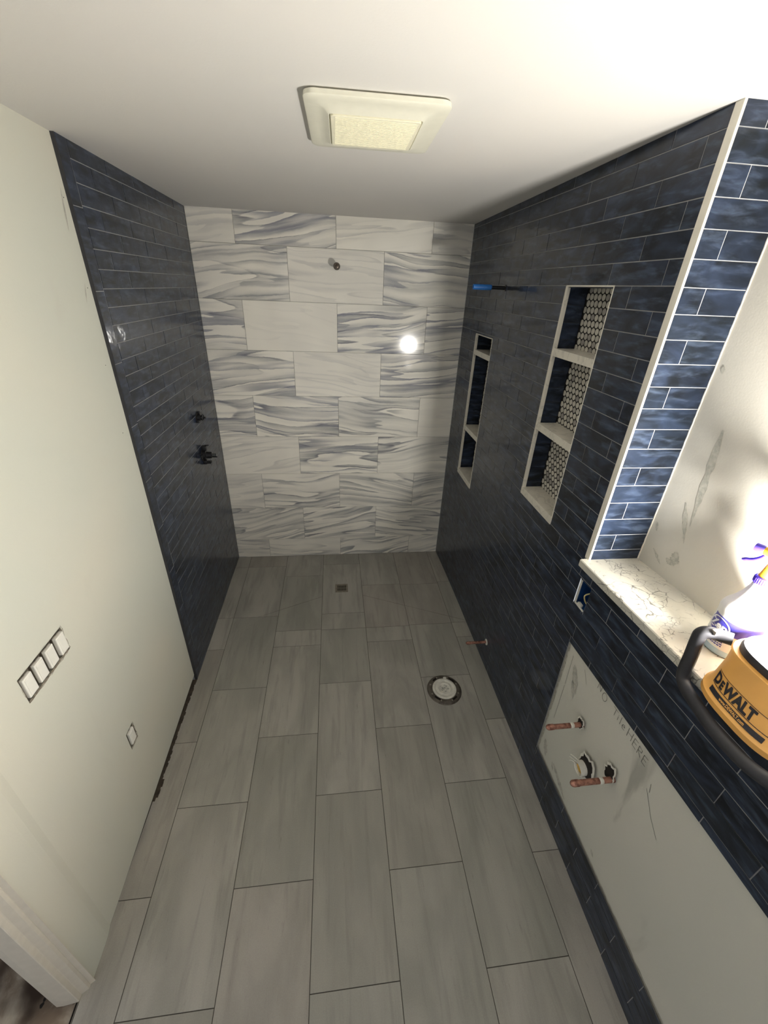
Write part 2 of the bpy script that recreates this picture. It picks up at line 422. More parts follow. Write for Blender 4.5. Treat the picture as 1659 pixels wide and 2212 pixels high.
# ================================================================== BACK WALL
TT = 0.306; Z1 = 2.3188
bm = bmesh.new(); box(bm, (-1.0, 0.005, -0.02), (1.0, 0.06, 2.56))
wall_back = struct(obj('wall_back', bm, GROUT_W))
params = [[(.3, .1), (1, .8), (.4, .05), (.45, .3)], [(.9, .55), (.25, .06), (.85, .75)], [(.85, .5), (.08, .0), (1, .7), (.9, .5)],
          [(.8, .75), (.2, .03), (.85, .7)], [(.8, .6), (.95, .7), (.9, .45), (.1, .03)], [(.25, .12), (.75, .85), (.95, .6)],
          [(.4, .25), (.95, .5), (.6, .8), (.7, .6)], [(.7, .6), (.9, .75), (.9, .5)], [(.7, .35), (.5, .3), (.95, .45), (.4, .35)]]
mt = Tiles(lambda u, v, h: (u, 0.005-h, v), 0.005, 0.0005, 0.0009)
for row in range(9):
    zt = 2.56 if row == 0 else Z1-(row-1)*TT; zb = Z1-row*TT if row < 8 else 0.0
    xs = [-0.8814]+[k_*TT for k_ in range(-3, 4) if (k_ % 2 == 0) == (row % 2 == 0) and -0.87 < k_*TT < 0.86]+[0.8734]
    for i, (a, b) in enumerate(zip(xs, xs[1:])):
        p = params[row][min(i, len(params[row])-1)]
        mt.rect((a, zb, b, zt), (random.random(), p[0], p[1]))
o = mt.done('marble_tiles', MARBLE, wall_back); o['label'] = 'white marble-look wall tiles with grey veins'

# ================================================================== LEFT WALL
# painted board with openings for two switch boxes; tiles nearer the shower
BOX4 = (-2.219, 1.056, -2.016, 1.150); BOX1 = (-1.945, 0.392, -1.886, 0.486)
DOOR_Y = -2.510
def left_bottom(y): return max(0.003, 0.045*(1-(-1.2-y)/1.17)) if y < -1.2 else .045
bm = bmesh.new()
rects = [(DOOR_Y, 0.05, -1.278, 2.54)]
for h in (BOX4, BOX1): rects = subtract(rects, h)
for r in rects:
    fs = [bm.verts.new((XW, u, v)) for u, v in ((r[0], r[1]), (r[2], r[1]), (r[2], r[3]), (r[0], r[3]))]
    bm.faces.new(fs)
ys = [-1.278-i*0.05 for i in range(26)]; ys = [y for y in ys if y > DOOR_Y]+[DOOR_Y]
for a, b in zip(ys, ys[1:]):
    ja, jb = (random.uniform(-.002, .002) for _ in range(2))
    bm.faces.new([bm.verts.new(p) for p in ((XW, a, .05), (XW, b, .05), (XW, b, left_bottom(b)), (XW, a, left_bottom(a)))])
for hh in (BOX4, BOX1):   # the thickness of the board round each opening
    for (u0, v0, u1, v1) in ((hh[0], hh[1], hh[2], hh[1]), (hh[2], hh[1], hh[2], hh[3]), (hh[2], hh[3], hh[0], hh[3]), (hh[0], hh[3], hh[0], hh[1])):
        bm.faces.new([bm.verts.new(p) for p in ((XW, u0, v0), (XW, u1, v1), (XW-.013, u1, v1), (XW-.013, u0, v0))])
wall_left = struct(obj('wall_left', bm, PAINT_L))
# built-out strip of board beside the doorway
bm = bmesh.new()
prof = [(XW, -2.372), (XW+.005, -2.400), (XW+.006, -2.42), (XW+.006, -2.512)]
for (p, q) in zip(prof, prof[1:]):
    bm.faces.new([bm.verts.new(v) for v in ((p[0], p[1], 0.0), (q[0], q[1], 0.0), (q[0], q[1], 2.54), (p[0], p[1], 2.54))])
o = obj('board_strip', bm, PAINT_L, wall_left, smooth=True)
# stud cavity and sill plate seen in the gap at the floor
bm = bmesh.new(); box(bm, (-0.96, -2.50, -0.02), (-0.925, -1.2, .07)); box(bm, (-0.97, -2.50, -0.03), (-0.90, -1.2, -0.004))
obj('sill_plate', bm, WOOD, wall_left)
# dark pieces over the torn edge, painting in the shade of the gap
bm = bmesh.new()
for i in range(70):
    y = -1.29-i*0.0155
    if y < -2.37: break
    w = .009+.006*random.random()+(.008 if -1.95 < y < -1.85 else 0)
    if y < -1.95: w *= .45
    box(bm, (-0.914, y-.010, -.004), ((-0.897 if y > -1.93 else -.905)+w, y+.010, .0008+.001*random.random()))
o = obj('ragged_gap_shade', bm, WOOD, wall_left)
# navy tiles on the left wall, with a column of edge tiles set upright
bm = bmesh.new(); box(bm, (-0.95, -1.279, 0), (XL-.0013, 0.0, 2.52))
tb = obj('tile_bed', bm, GROUT_N, wall_left)
lt = Tiles(lambda u, v, h: (XL-.0010+h, u, v), .0010, .0006, .0013, .007)
PR = 0.0634
for i in range(-1, 40):
    zt = min(2.516, 2.453-i*PR); zb = max(0.0, 2.453-(i+1)*PR)
    if zb >= zt: continue
    y0 = -1.212; st = 0.127 if i % 2 == 0 else 0.254
    a = y0; b = y0+st
    while a < -0.004:
        lt.rect((a, zb, min(b, 0), zt)); a = b; b += 0.2542
z = 2.516; zn = 2.319
while z > 0.01:
    lt.rect((-1.276, max(zn, 0), -1.212, z)); z = zn; zn -= 0.254
o = lt.done('navy_tiles', NAVY, wall_left); o['label'] = 'glossy navy subway tiles with pale grout'
bm = bmesh.new(); box(bm, (XW-.002, -1.2795, 0.0), (XL+.0008, -1.2765, 2.505))
obj('edge_profile', bm, BLACK_S, wall_left)
# doorway side of the left wall
bm = bmesh.new(); box(bm, (-0.950, -2.554, -.02), (-0.911, -2.512, 2.16)); box(bm, (-0.950, -2.512, 2.16), (-0.88, -3.4, 2.55)); box(bm, (-0.950, -3.4, 0), (-0.893, YF, 2.55))
struct(obj('door_1', bm, JAMB)); door_frame = bpy.data.objects['door_1']
bm = bmesh.new()  # moulded casing, one run of profile up the door side
P_ = [(-2.510, .0055), (-2.512, .006), (-2.519, -.006), (-2.521, -.005), (-2.529, -.006), (-2.539, -.022), (-2.541, -.0235), (-2.555, -.024), (-2.557, -.026), (-2.562, -.069), (-2.562, -.09)]
for (p, q) in zip(P_, P_[1:]):
    bm.faces.new([bm.verts.new(v) for v in ((-0.884+p[1], p[0], 0.0), (-0.884+q[1], q[0], 0.0), (-0.884+q[1], q[0], 2.16), (-0.884+p[1], p[0], 2.16))])
bmesh.ops.remove_doubles(bm, verts=bm.verts, dist=.0001)
obj('door_casing', bm, CASING, door_frame)
bm = bmesh.new(); box(bm, (-2.4, -4.3, -.03), (-0.905, -2.3, -.014))
struct(obj('floor', bm, SUB), 'stained bare subfloor beyond the doorway')
bm = bmesh.new(); box(bm, (-.9105, YF, -.014), (-.9085, -2.535, .001)); box(bm, (-.912, YF, -.016), (-.904, -2.535, -.006))
struct(obj('trim_1', bm, STEEL), 'thin metal strip along the tile edge at the doorway')
# hall walls beyond the doorway
bm = bmesh.new(); box(bm, (-.922, YF, -.0135), (-.912, -2.555, -.0125)); struct(obj('gap_shade_strip', bm, HOLE), 'dark strip painted as the shade of the gap beside the metal strip')  # thin dark strip on the subfloor, painted for the gap's shade
bm = bmesh.new(); box(bm, (-2.4, -2.30, -.03), (-.93, -2.26, 2.5)); 
struct(obj('wall_hall', bm, WOOD))

# ================================================================== RIGHT WALL
NB = (-1.654, 1.275, -1.345, 2.150)       # large niche opening (y0, z0, y1, z1)
NS = (-0.630, 0.952, -0.325, 1.883)       # small niche
OUT = (-2.005, 1.085, -1.936, 1.195)      # box opening in the tile
BRD = (YF, 0.232, -1.985, 0.918)          # untiled board
JY = -1.945                               # jamb of the window recess
SZ = 1.2835                               # ledge height
def rfn(u, v, h): return (XR+.0010-h, u, v)
holes = [NB, NS, OUT, BRD]
rt_ = Tiles(rfn, .0010, .0006, .0013, .004)
ZR = 2.469
for i in range(-1, 41):
    zt = 2.53 if i == -1 else ZR-i*PR; zb = max(0.0, ZR-(i+1)*PR)
    if zb >= zt-.004: continue
    off = -1.867 if i % 2 == 0 else -1.741
    y = off+0.254*8
    while y > YF:
        a, b = y-0.254, y
        y -= 0.254
        a2, b2 = max(a, YF), min(b, 0.0)
        if a2 >= b2-.004: continue
        rs = [(a2, zb, b2, zt)]
        rs = subtract(rs, (YF-1, SZ-.03, -1.922, 3))     # recess above the ledge
        for h in holes: rs = subtract(rs, h)
        rgb = (random.random(), random.random(), random.random())
        for r in rs: rt_.rect(r, rgb)
# bed (grout) behind, with the same openings
rects = [(YF, 0.0, 0.0, 2.53)]
rects = subtract(rects, (YF-1, SZ-.03, JY, 3))
for h in holes: rects = subtract(rects, h)
bm = panel(rects, lambda u, v: (XR+.0013, u, v), cells=.12)
wall_right = struct(obj('wall_right', bm, GROUT_N, do_warp=True))
o = rt_.done('navy_tiles', NAVY, wall_right, True); o['label'] = 'glossy navy subway tiles with pale grout'
# untiled board, set back by the tile thickness
bm = panel([(YF, 0.15, -1.97, 0.95)], lambda u, v: (XR+.0085, u, v), cells=.06)
bd = obj('bare_board', bm, BOARD, wall_right, do_warp=True); bd['label'] = 'bare grey-white board left untiled'
bm = bmesh.new()  # ragged thinset and tile edges round the board
random.seed(3)
def ragged(pts, w, seg=90):
    for (p, q) in zip(pts, pts[1:]):
        L = math.hypot(q[0]-p[0], q[1]-p[1]); n = max(2, int(L*seg)); ex, ey = (q[0]-p[0])/L, (q[1]-p[1])/L; nx, ny = -ey, ex
        prev = random.uniform(.3, 1)*w
        for i in range(n):
            nxt = random.uniform(.25, 1)*w
            a = (p[0]+(q[0]-p[0])*i/n, p[1]+(q[1]-p[1])*i/n); b = (p[0]+(q[0]-p[0])*(i+1)/n, p[1]+(q[1]-p[1])*(i+1)/n)
            bm.faces.new([bm.verts.new((XR+.006, u, v)) for u, v in (a, b, (b[0]+nx*nxt, b[1]+ny*nxt), (a[0]+nx*prev, a[1]+ny*prev))])
            prev = nxt
ragged([(-1.984, .918), (-1.984, .232)], -.012); ragged([(-1.984, .2335), (-3.2, .2335)], -.006)
o = obj('thinset_edge', bm, plain('dried_thinset', lin(168, 164, 152), .95, 0, .2, 120), wall_right, do_warp=True)
bm = bmesh.new(); fn = lambda u, v: (XR+.0078, -u, v)
ink(bm, [[(2.022, .875), (2.024, .79), (2.026, .72)], [(2.026, .71), (2.026, .60), (2.027, .50)], [(2.10, .885), (2.13, .84)], [(2.48, .80), (2.53, .735), (2.57, .70)], [(2.485, .83), (2.492, .80)]], fn, .0013)
obj('pencil_line', bm, PENCIL, wall_right, do_warp=True)
bm = bmesh.new()  # handwriting: NO Tile HERE
def wr(ch, u, v, s):
    G = {'N': [[(0, 0), (.05, 1), (.6, .05), (.66, 1)]], 'O': [[(.35+.35*math.cos(t*.52), .45+.5*math.sin(t*.52)) for t in range(13)]],
         'T': [[(0, 1), (.8, .95)], [(.4, .98), (.38, 0)]], 'i': [[(0, .6), (0, 0)], [(0, .8), (.02, .84)]], 'l': [[(0, 1), (.02, 0)]],
         'e': [[(0, .35), (.4, .38), (.3, .62), (.08, .55), (0, .3), (.1, .03), (.42, .06)]],
         'H': [[(0, 1), (.02, 0)], [(.6, 1), (.6, 0)], [(0, .5), (.6, .52)]], 'E': [[(.5, 1), (0, .98), (0, .02), (.5, 0)], [(0, .52), (.4, .52)]],
         'R': [[(0, 0), (0, 1), (.45, .9), (.45, .6), (0, .5), (.5, 0)]]}[ch]
    return [[(u+a*s, v+b*s) for a, b in st] for st in G]
for ch, u, v, s in (('N', 2.182, .885, .030), ('O', 2.212, .872, .034), ('T', 2.272, .872, .030), ('i', 2.301, .872, .026), ('l', 2.314, .87, .03), ('e', 2.325, .868, .03),
                    ('H', 2.352, .866, .034), ('E', 2.382, .862, .032), ('R', 2.405, .858, .032), ('E', 2.430, .852, .032)):
    ink(bm, wr(ch, u, v, s), fn, .0016)
o = obj('handwriting', bm, PENCIL, wall_right, do_warp=True); o['label'] = 'pencilled words NO Tile HERE'
# smudges of grout on the board
bm = bmesh.new(); random.seed(11)
def smudge(u, v, du, dv, w, z=XR+.0074):
    n = 14; L = []; R_ = []
    for i in range(n+1):
        t = i/n; ww = w*math.sin(math.pi*min(1, t*.9+.08))*(1+.3*random.uniform(-1, 1)); L.append((u+du*t-dv*ww*3, v+dv*t+du*ww*3)); R_.append((u+du*t+dv*ww*3, v+dv*t-du*ww*3))
    for i in range(n): bm.faces.new([bm.verts.new((z, -p[0], p[1])) for p in (L[i], L[i+1], R_[i+1], R_[i])])
for s_ in ((2.045, .85, .05, -.11, .045), (2.06, .78, .03, -.07, .05), (2.10, .30, .02, -.04, .04), (2.02, .34, .03, -.08, .06), (2.11, .305, .12, -.055, .035), (2.42, .29, .02, -.02, .08)):
    smudge(*s_)
k = NT('grout_smear'); SM = k.out(k.mix(k.ss(k.noise(k.P, 70, 4, .7), .35, .65), lin(164, 163, 154), lin(190, 188, 178)), .9)
obj('grout_smudges', bm, SM, wall_right, do_warp=True)

# window recess: tiled jamb, back wall, cheek
bm = bmesh.new()
box(bm, (XR+.0045, JY+.0013, SZ-.03), (1.20, JY+.03, 2.56))
obj('jamb_bed', bm, plain('lit_jamb_grout', lin(190, 192, 194), .9), wall_right)  # paler than the wall grout: the lamp's light is put into this colour
jt = Tiles(lambda u, v, h: (u, JY+.0012-h, v), .0012, .0006, .0012, .005)
for i in range(-1, 19):
    zt = 2.53 if i == -1 else ZR-.003-i*.0634; zb = max(SZ, ZR-.003-(i+1)*.0634)
    if zb >= zt: continue
    rgb = lambda: (random.random(), random.random(), random.random())
    if i % 2 == 1: jt.rect((.876, zb, .947, zt), rgb()); jt.rect((.947, zb, 1.0655, zt), rgb())
    else: jt.rect((.876, zb, 1.0655, zt), rgb())
o = jt.done('jamb_tiles', NAVY, wall_right); o['label'] = 'brightly lit navy tiles on the recess side'
bm = bmesh.new()
def rx(y): return 1.0655-.055*max(0, -1.945-y) if False else 1.0655+.03*min(.5, max(0, -1.945-y))
ys = [JY+.02-i*.1 for i in range(25)]
for a, b in zip(ys, ys[1:]):
    bm.faces.new([bm.verts.new(p) for p in ((rx(a), a, SZ-.05), (rx(b), b, SZ-.05), (rx(b), b, 2.56), (rx(a), a, 2.56))])
bmesh.ops.remove_doubles(bm, verts=bm.verts, dist=.0001)
wr_ = struct(obj('wall_recess', bm, PAINT_R))
# smudges on the recess wall
bm = bmesh.new(); random.seed(5)
def smudge2(u, v, du, dv, w):
    n = 14; L = []; R_ = []
    for i in range(n+1):
        t = i/n; ww = w*math.sin(math.pi*min(1, t*.9+.08))*(1+.35*random.uniform(-1, 1)); L.append((u+du*t-dv*ww*3, v+dv*t+du*ww*3)); R_.append((u+du*t+dv*ww*3, v+dv*t-du*ww*3))
    for i in range(n): bm.faces.new([bm.verts.new((rx(-p[0])-.0012, -p[0], p[1])) for p in (L[i], L[i+1], R_[i+1], R_[i])])
for s_ in ((2.05, 1.80, .03, -.30, .012), (2.035, 1.56, .05, -.12, .02), (2.075, 1.40, .01, -.05, .10), (2.05, 1.36, .03, -.01, .10), (1.965, 1.45, .01, -.03, .06), (1.97, 1.96, .004, -.02, .1), (1.99, 1.36, .05, -.035, .03)):
    smudge2(*s_)
obj('wall_smudges', bm, SM, wr_)
# caulk where the jamb tiles meet the painted wall, and under it
bm = bmesh.new(); random.seed(9)
tube(bm, [(1.0645+random.uniform(-.0007, .0007), JY-.001, SZ+.002+i*.012) for i in range(103)], .0022, 6)
obj('caulk_bead', bm, TRIM, wr_, smooth=True)
# white corner trim
bm = bmesh.new(); box(bm, (XR-.0015, JY-.002, SZ-.002), (XR+.006, -1.922, 2.53), .0012)
struct(obj('trim_2', bm, TRIM), 'white vertical edge trim at the corner of the navy tiles')

# ================================================================== NICHES
def niche(label, y0, z0, y1, z1, depth, shelves, side):
    root = thing('shower_niche', label, 'niche', (XR, (y0+y1)/2, z0), 'recessed niches in the navy tiled wall')
    xb = XR+depth; s_ = .012 if side == 'big' else .013
    # cavity sides
    bm = bmesh.new()
    for q in (((XR, y0, z0), (xb+.01, y0, z0), (xb+.01, y0, z1), (XR, y0, z1)), ((XR, y0, z1), (xb+.01, y0, z1), (xb+.01, y1, z1), (XR, y1, z1)), ((XR, y1, z1), (xb+.01, y1, z1), (xb+.01, y1, z0), (XR, y1, z0)), ((xb+.004, y0, z0), (xb+.004, y1, z0), (xb+.004, y1, z1), (xb+.004, y0, z1))):
        bm.faces.new([bm.verts.new(p) for p in q])
    obj('mosaic_grout', bm, GROUT_D, root)
    # tiled cheeks and head
    st = Tiles(lambda u, v, h: (u, y1-.003-h, v), .003, .001, .0011, .006); zz = z1
    while zz > z0+.01: st.rect((XR+.010, max(z0, zz-PR), xb, zz)); zz -= PR
    o = st.done('side_tiles', NAVY, root)
    bm = bmesh.new(); box(bm, (XR+.009, y1-.0035, z0), (xb, y1-.0015, z1)); obj('side_grout', bm, plain('niche_grout', lin(70, 72, 76), .9), root)
    st = Tiles(lambda u, v, h: (u, y0+.001+h, v), .003, .001, .0011, .006); zz = z1
    while zz > z0+.01: st.rect((XR+.004, max(z0, zz-PR), xb, zz)); zz -= PR
    st.done('side_tiles', NAVY, root)
    st = Tiles(lambda u, v, h: (u, v, z1-.001-h), .003, .001, .0011, .006); st.rect((XR+.004, y0+.004, xb, y1-.006)); st.done('head_tile', NAVY, root)
    # penny mosaic
    bm = bmesh.new(); col = bm.loops.layers.float_color.new('tile'); p = .0265; rr = .0116; row = 0; z = z0+.008
    while z < z1:
        y = y0+.006+(p/2 if row % 2 else 0)
        while y < y1-.003:
            c = (random.random(), random.random(), random.random(), 1); N = 14
            ring = []
            for h, q in ((0.0, rr), (.0005, rr), (.0009, rr-.0006)):
                ring.append([bm.verts.new((xb+.004-h, min(y1-.004, max(y0+.003, y+q*math.cos(2*math.pi*i/N))), min(z1-.002, max(z0+.001, z+q*1.0*math.sin(2*math.pi*i/N))))) for i in range(N)])
            fs = [bm.faces.new(ring[2])]
            for a, b in zip(ring, ring[1:]):
                for i in range(N): fs.append(bm.faces.new((a[i], a[(i+1) % N], b[(i+1) % N], b[i])))
            for f in fs:
                for l in f.loops: l[col] = c
            y += p
        z += p*.875; row += 1
    o = obj('penny_mosaic', bm, PENNY, root); o['label'] = 'pale marble penny tiles with charcoal grout'
    # trim round the mouth
    bm = bmesh.new(); box(bm, (XR-.003, y1-s_, z0-.01), (XR+.012, y1+.001, z1+.001), .0015); obj('far_trim', bm, SHELF, root)
    bm = bmesh.new(); box(bm, (XR-.0015, y0-.001, z1-.001), (XR+.006, y1, z1+.0035)); obj('head_trim', bm, TRIM, root)
    bm = bmesh.new(); box(bm, (XR-.0015, y0-.0015, z0), (XR+.006, y0+.0025, z1)); obj('near_trim', bm, TRIM, root)
    for zt in shelves:
        bm = bmesh.new(); box(bm, (XR-.002, y0+.001, zt-.030), (xb+.004, y1-s_-.0005 if side == 'big' else y1-s_-.0005, zt), .0012); obj('shelf', bm, SHELF, root)
    bm = bmesh.new(); box(bm, (XR-.004, y0-.001, z0-.012), (xb+.004, y1+.001, z0+.022), .0015); obj('niche_sill', bm, SHELF, root)
    return root
niche('tall recessed niche nearer the camera with pale penny mosaic back and two marble shelves', NB[0], NB[1], NB[2], NB[3], .088, (1.927, 1.616), 'big')
niche('recessed niche close to the marble end wall with white marble frame and shelves', NS[0], NS[1], NS[2], NS[3], .10, (1.793, 1.300), 'small')

# ================================================================== LEDGE
def lz(y): return SZ+.055*max(0, -1.945-y)
bm = bmesh.new(); ys = [-1.937-i*.08 for i in range(30)]
ring = lambda y: [(.846, y, lz(y)-.003), (.849, y, lz(y)), (rx(y)+.01, y, lz(y)), (rx(y)+.01, y, lz(y)-.03), (.849, y, lz(y)-.03), (.846, y, lz(y)-.027)]
rs = [[bm.verts.new(p) for p in ring(y)] for y in ys]
for a, b in zip(rs, rs[1:]):
    for i in range(6): bm.faces.new((a[i], a[(i+1) % 6], b[(i+1) % 6], b[i]))
bm.faces.new(rs[0]); bm.faces.new(rs[-1][::-1])
tag(obj('quartz_ledge', bm, QUARTZ), 'white quartz ledge with fine grey crackle veins under the window recess', 'ledge')

# ================================================================== FAN
fan = thing('exhaust_fan', 'square cream exhaust fan cover with ribbed centre panel on the ceiling', 'fan', (.090, -1.604, ceil_z(-1.604)))
def rsq(hx, hy, r, n=6):
    out = []
    for sx, sy, a0 in ((1, 1, 0), (-1, 1, 90), (-1, -1, 180), (1, -1, 270)):
        for i in range(n+1):
            a = math.radians(a0+90*i/n); out.append((sx*(hx-r)+r*math.cos(a), sy*(hy-r)+r*math.sin(a)))
    return out
def loft(bm, cx, cy, layers, tilt=.011, rot=0.0):
    rings = []
    for hx, hy, r, z in layers:
        ring = []
        for x, y in rsq(hx, hy, r):
            X, Y = x*math.cos(rot)-y*math.sin(rot), x*math.sin(rot)+y*math.cos(rot)
            ring.append(bm.verts.new((cx+X, cy+Y, ceil_z(cy)+z-tilt*Y)))
        rings.append(ring)
    for a, b in zip(rings, rings[1:]):
        n = len(a)
        for i in range(n): bm.faces.new((a[i], a[(i+1) % n], b[(i+1) % n], b[i]))
    return rings
bm = bmesh.new()
R_ = loft(bm, .090, -1.604, [(.164, .183, .02, .0), (.164, .183, .02, -.003), (.174, .193, .026, -.004), (.175, .194, .026, -.013), (.171, .190, .024, -.015), (.150, .168, .022, -.015), (.128, .138, .018, -.019), (.121, .125, .012, -.024), (.117, .121, .010, -.025), (.115, .119, .010, -.021)], rot=-.02)
bm.faces.new(R_[-1])
obj('fan_cover', bm, FAN_P, fan, smooth=True)
bm = bmesh.new(); R_ = loft(bm, .090, -1.604, [(.1135, .1175, .010, -.0210), (.1135, .1175, .010, -.0270), (.1120, .116, .010, -.0280)], rot=-.02); bm.faces.new(R_[-1])
for i in range(26):
    y = -.108+i*.0083
    box(bm, (.090-.104, -1.604+y, ceil_z(-1.604)-.0290-.011*y), (.090+.104, -1.604+y+.0035, ceil_z(-1.604)-.0275-.011*y))
obj('ribbed_panel', bm, plain('fan_lens_plastic', lin(232, 228, 204), .45, 0, .02), fan)

# ================================================================== SHOWER PLUMBING
t = thing('shower_arm_stub', 'short capped metal pipe stub high on the marble wall', 'pipe', (0, 0, 2.222))
bm = bmesh.new(); lathe(bm, (0.001, 0.002, 2.223), (0, -1, -.0), [(.011, 0), (.011, .075)], 20); obj('pipe', bm, STEEL, t, smooth=True)
bm = bmesh.new(); lathe(bm, (0.001, -.066, 2.222), (0, -1, 0), [(.015, 0), (.020, .004), (.021, .022), (.018, .026), (.014, .026), (.012, .020), (.006, .021), (.004, .024), (0, .024)], 24); obj('pipe_cap', bm, plain('dark_nickel', lin(92, 84, 76), .28, .9), t, smooth=True)
t = thing('capped_shower_pipe', 'dark pipe stub with a bright blue sleeve sticking out high on navy wall', 'pipe', (XR, -.7, 2.14))
bm = bmesh.new(); lathe(bm, (XR+.002, -.7, 2.14), (-1, 0, 0), [(.016, 0), (.016, .004), (.009, .006), (.009, .09)], 18); obj('pipe', bm, BLACK_P, t, smooth=True)
bm = bmesh.new(); lathe(bm, (XR-.075, -.7, 2.14), (-1, 0, 0), [(.010, 0), (.013, .002), (.0135, .05), (.013, .098), (.011, .10), (.009, .10), (.008, .094), (0, .094)], 18); obj('blue_sleeve', bm, BLUE_T, t, smooth=True)

# upper valve on the left wall
t = thing('shower_diverter_valve', 'upper of two black rough-in valves poking through the left navy tiles', 'valve', (XL, -.44, 1.365), 'rough-in valves on the left tiled wall')
bm = bmesh.new(); lathe(bm, (XL+.0006, -.43, 1.36), (1, 0, 0), [(.030, 0), (.028, .001), (.022, .0012)], 22); obj('wall_hole', bm, HOLE, t)
bm = bmesh.new(); lathe(bm, (XL, -.43, 1.36), (1, 0, 0), [(.019, 0), (.019, .02), (.015, .022), (.015, .03)], 20); box(bm, (XL, -.462, 1.335), (XL+.016, -.435, 1.352), .002)
box(bm, (XL, -.415, 1.37), (XL+.014, -.395, 1.392), .002); obj('valve_body', bm, BLACK_P, t, smooth=True)
bm = bmesh.new(); tube(bm, [(XL+.034+.001*math.sin(a), -.43+.019*math.cos(a), 1.362+.019*math.sin(a)) for a in [i*math.pi/10 for i in range(21)]], .0028, 8); tube(bm, [(XL+.02, -.43, 1.36), (XL+.05, -.43, 1.36)], .006, 10)
obj('valve_ring', bm, BLACK_P, t, smooth=True)
t = thing('shower_mixing_valve', 'lower and larger black rough-in mixing valve on left navy tiles', 'valve', (XL, -.45, 1.12), 'rough-in valves on the left tiled wall')
bm = bmesh.new(); lathe(bm, (XL+.0006, -.45, 1.12), (1, 0, 0), [(.040, 0), (.038, .001), (.03, .0012)], 22); obj('wall_hole', bm, HOLE, t)
bm = bmesh.new(); lathe(bm, (XL, -.45, 1.12), (1, 0, 0), [(.030, 0), (.030, .02), (.026, .022), (.022, .024), (.021, .055), (.017, .058)], 24)
box(bm, (XL, -.462, 1.152), (XL+.03, -.432, 1.182), .003); box(bm, (XL, -.47, 1.062), (XL+.022, -.445, 1.088), .003); box(bm, (XL, -.50, 1.112), (XL+.010, -.478, 1.135), .002)
obj('valve_body', bm, BLACK_P, t, smooth=True)
bm = bmesh.new(); tube(bm, [(XL+.03, -.45, 1.12), (XL+.085, -.45, 1.12)], .009, 12)
obj('valve_stem', bm, plain('satin_stem_metal', lin(110, 112, 112), .3, .8), t, smooth=True); 
for q in range(4):
    bm = bmesh.new()
    if q == 0: tube(bm, [(XL+.05, -.45, 1.108), (XL+.088, -.45, 1.106)], .004, 8)
    elif q == 3: tube(bm, [(XL+.02, -.447, 1.185), (XL+.045, -.447, 1.186)], .003, 8)
    else: box(bm, (XL+.02, -.475, 1.062+q*.008), (XL+.05, -.448, 1.065+q*.008))
    obj('mounting_prong', bm, BLACK_P, t, smooth=True)

# ================================================================== DRAIN AND FLANGE
t = thing('shower_drain', 'small square slotted drain set in the shower floor', 'drain', (DC[0], DC[1], 0))
bm = bmesh.new(); a = DR-.001
for r in subtract([(DC[0]-a, DC[1]-a, DC[0]+a, DC[1]+a)], (DC[0]-.036, DC[1]-.032, DC[0]+.040, DC[1]+.032)): box(bm, (r[0], r[1], -.002), (r[2], r[3], .0010))
obj('drain_frame', bm, plain('drain_stainless', lin(134, 128, 116), .45, .6, .15), t)
bm = bmesh.new()
for i in range(7):
    x = DC[0]-.036+i*.0118; box(bm, (x, DC[1]-.032, .0001), (x+.0052, DC[1]+.032, .0009))
box(bm, (DC[0]-.036, DC[1]-.002, .0001), (DC[0]+.040, DC[1]+.002, .0007)); obj('drain_grate', bm, bpy.data.materials['drain_stainless'], t)
bm = bmesh.new(); box(bm, (DC[0]-.045, DC[1]-.045, -.003), (DC[0]+.045, DC[1]+.045, .0003)); obj('drain_slot_shade', bm, HOLE, t)  # dark plate on top of the tile, painted for the shade below the grate

FX, FY = .598, -1.470
t = thing('toilet_flange', 'round metal toilet flange with white plastic plug on the grey floor', 'flange', (FX, FY, 0))
bm = bmesh.new(); lathe(bm, (FX, FY, -.001), (0, 0, 1), [(.104, 0), (.104, .003), (.100, .005), (.098, .010), (.092, .012), (.074, .0125), (.070, .006), (.066, .004)], 48); obj('flange_ring', bm, DARKM, t, smooth=True)
bm = bmesh.new()
bm.free()
for i in range(8):
    bm = bmesh.new(); a = .35+i*math.pi/4; lathe(bm, (FX+.085*math.cos(a), FY+.085*math.sin(a), .010), (0, 0, 1), [(.0058, 0), (.0058, .003), (.003, .0045), (0, .0045)], 10); obj('screw', bm, STEEL, t, smooth=True)
for a0 in (.6, 1.9, 3.8, 5.1):
    bm = bmesh.new()
    for j in range(5):
        a = a0+j*.09; box(bm, (FX+.083*math.cos(a)-.005, FY+.083*math.sin(a)-.005, .0105), (FX+.083*math.cos(a)+.005, FY+.083*math.sin(a)+.005, .0122))
    obj('bolt_slot', bm, HOLE, t)
bm = bmesh.new(); lathe(bm, (FX, FY, .003), (0, 0, 1), [(.071, 0), (.072, .010), (.070, .0125), (.060, .013), (.056, .010), (.050, .009), (.040, .012), (.037, .013), (.034, .010), (.030, .009), (0, .0095)], 48)
box(bm, (FX+.010, FY+.066, .010), (FX+.028, FY+.082, .016), .002); plug = obj('flange_plug', bm, PVC, t, smooth=True)
bm = bmesh.new(); random.seed(21)
for i in range(26):
    a = random.uniform(0, 6.28); r = .026*math.sqrt(random.random()); s_ = random.uniform(.0015, .004)
    box(bm, (FX+r*math.cos(a)-s_, FY+r*math.sin(a)-.0012, .0118), (FX+r*math.cos(a)+s_, FY+r*math.sin(a)+.0012, .0128))
obj('embossed_marks', bm, plain('plug_mark_grey', lin(128, 126, 122), .6), plug)

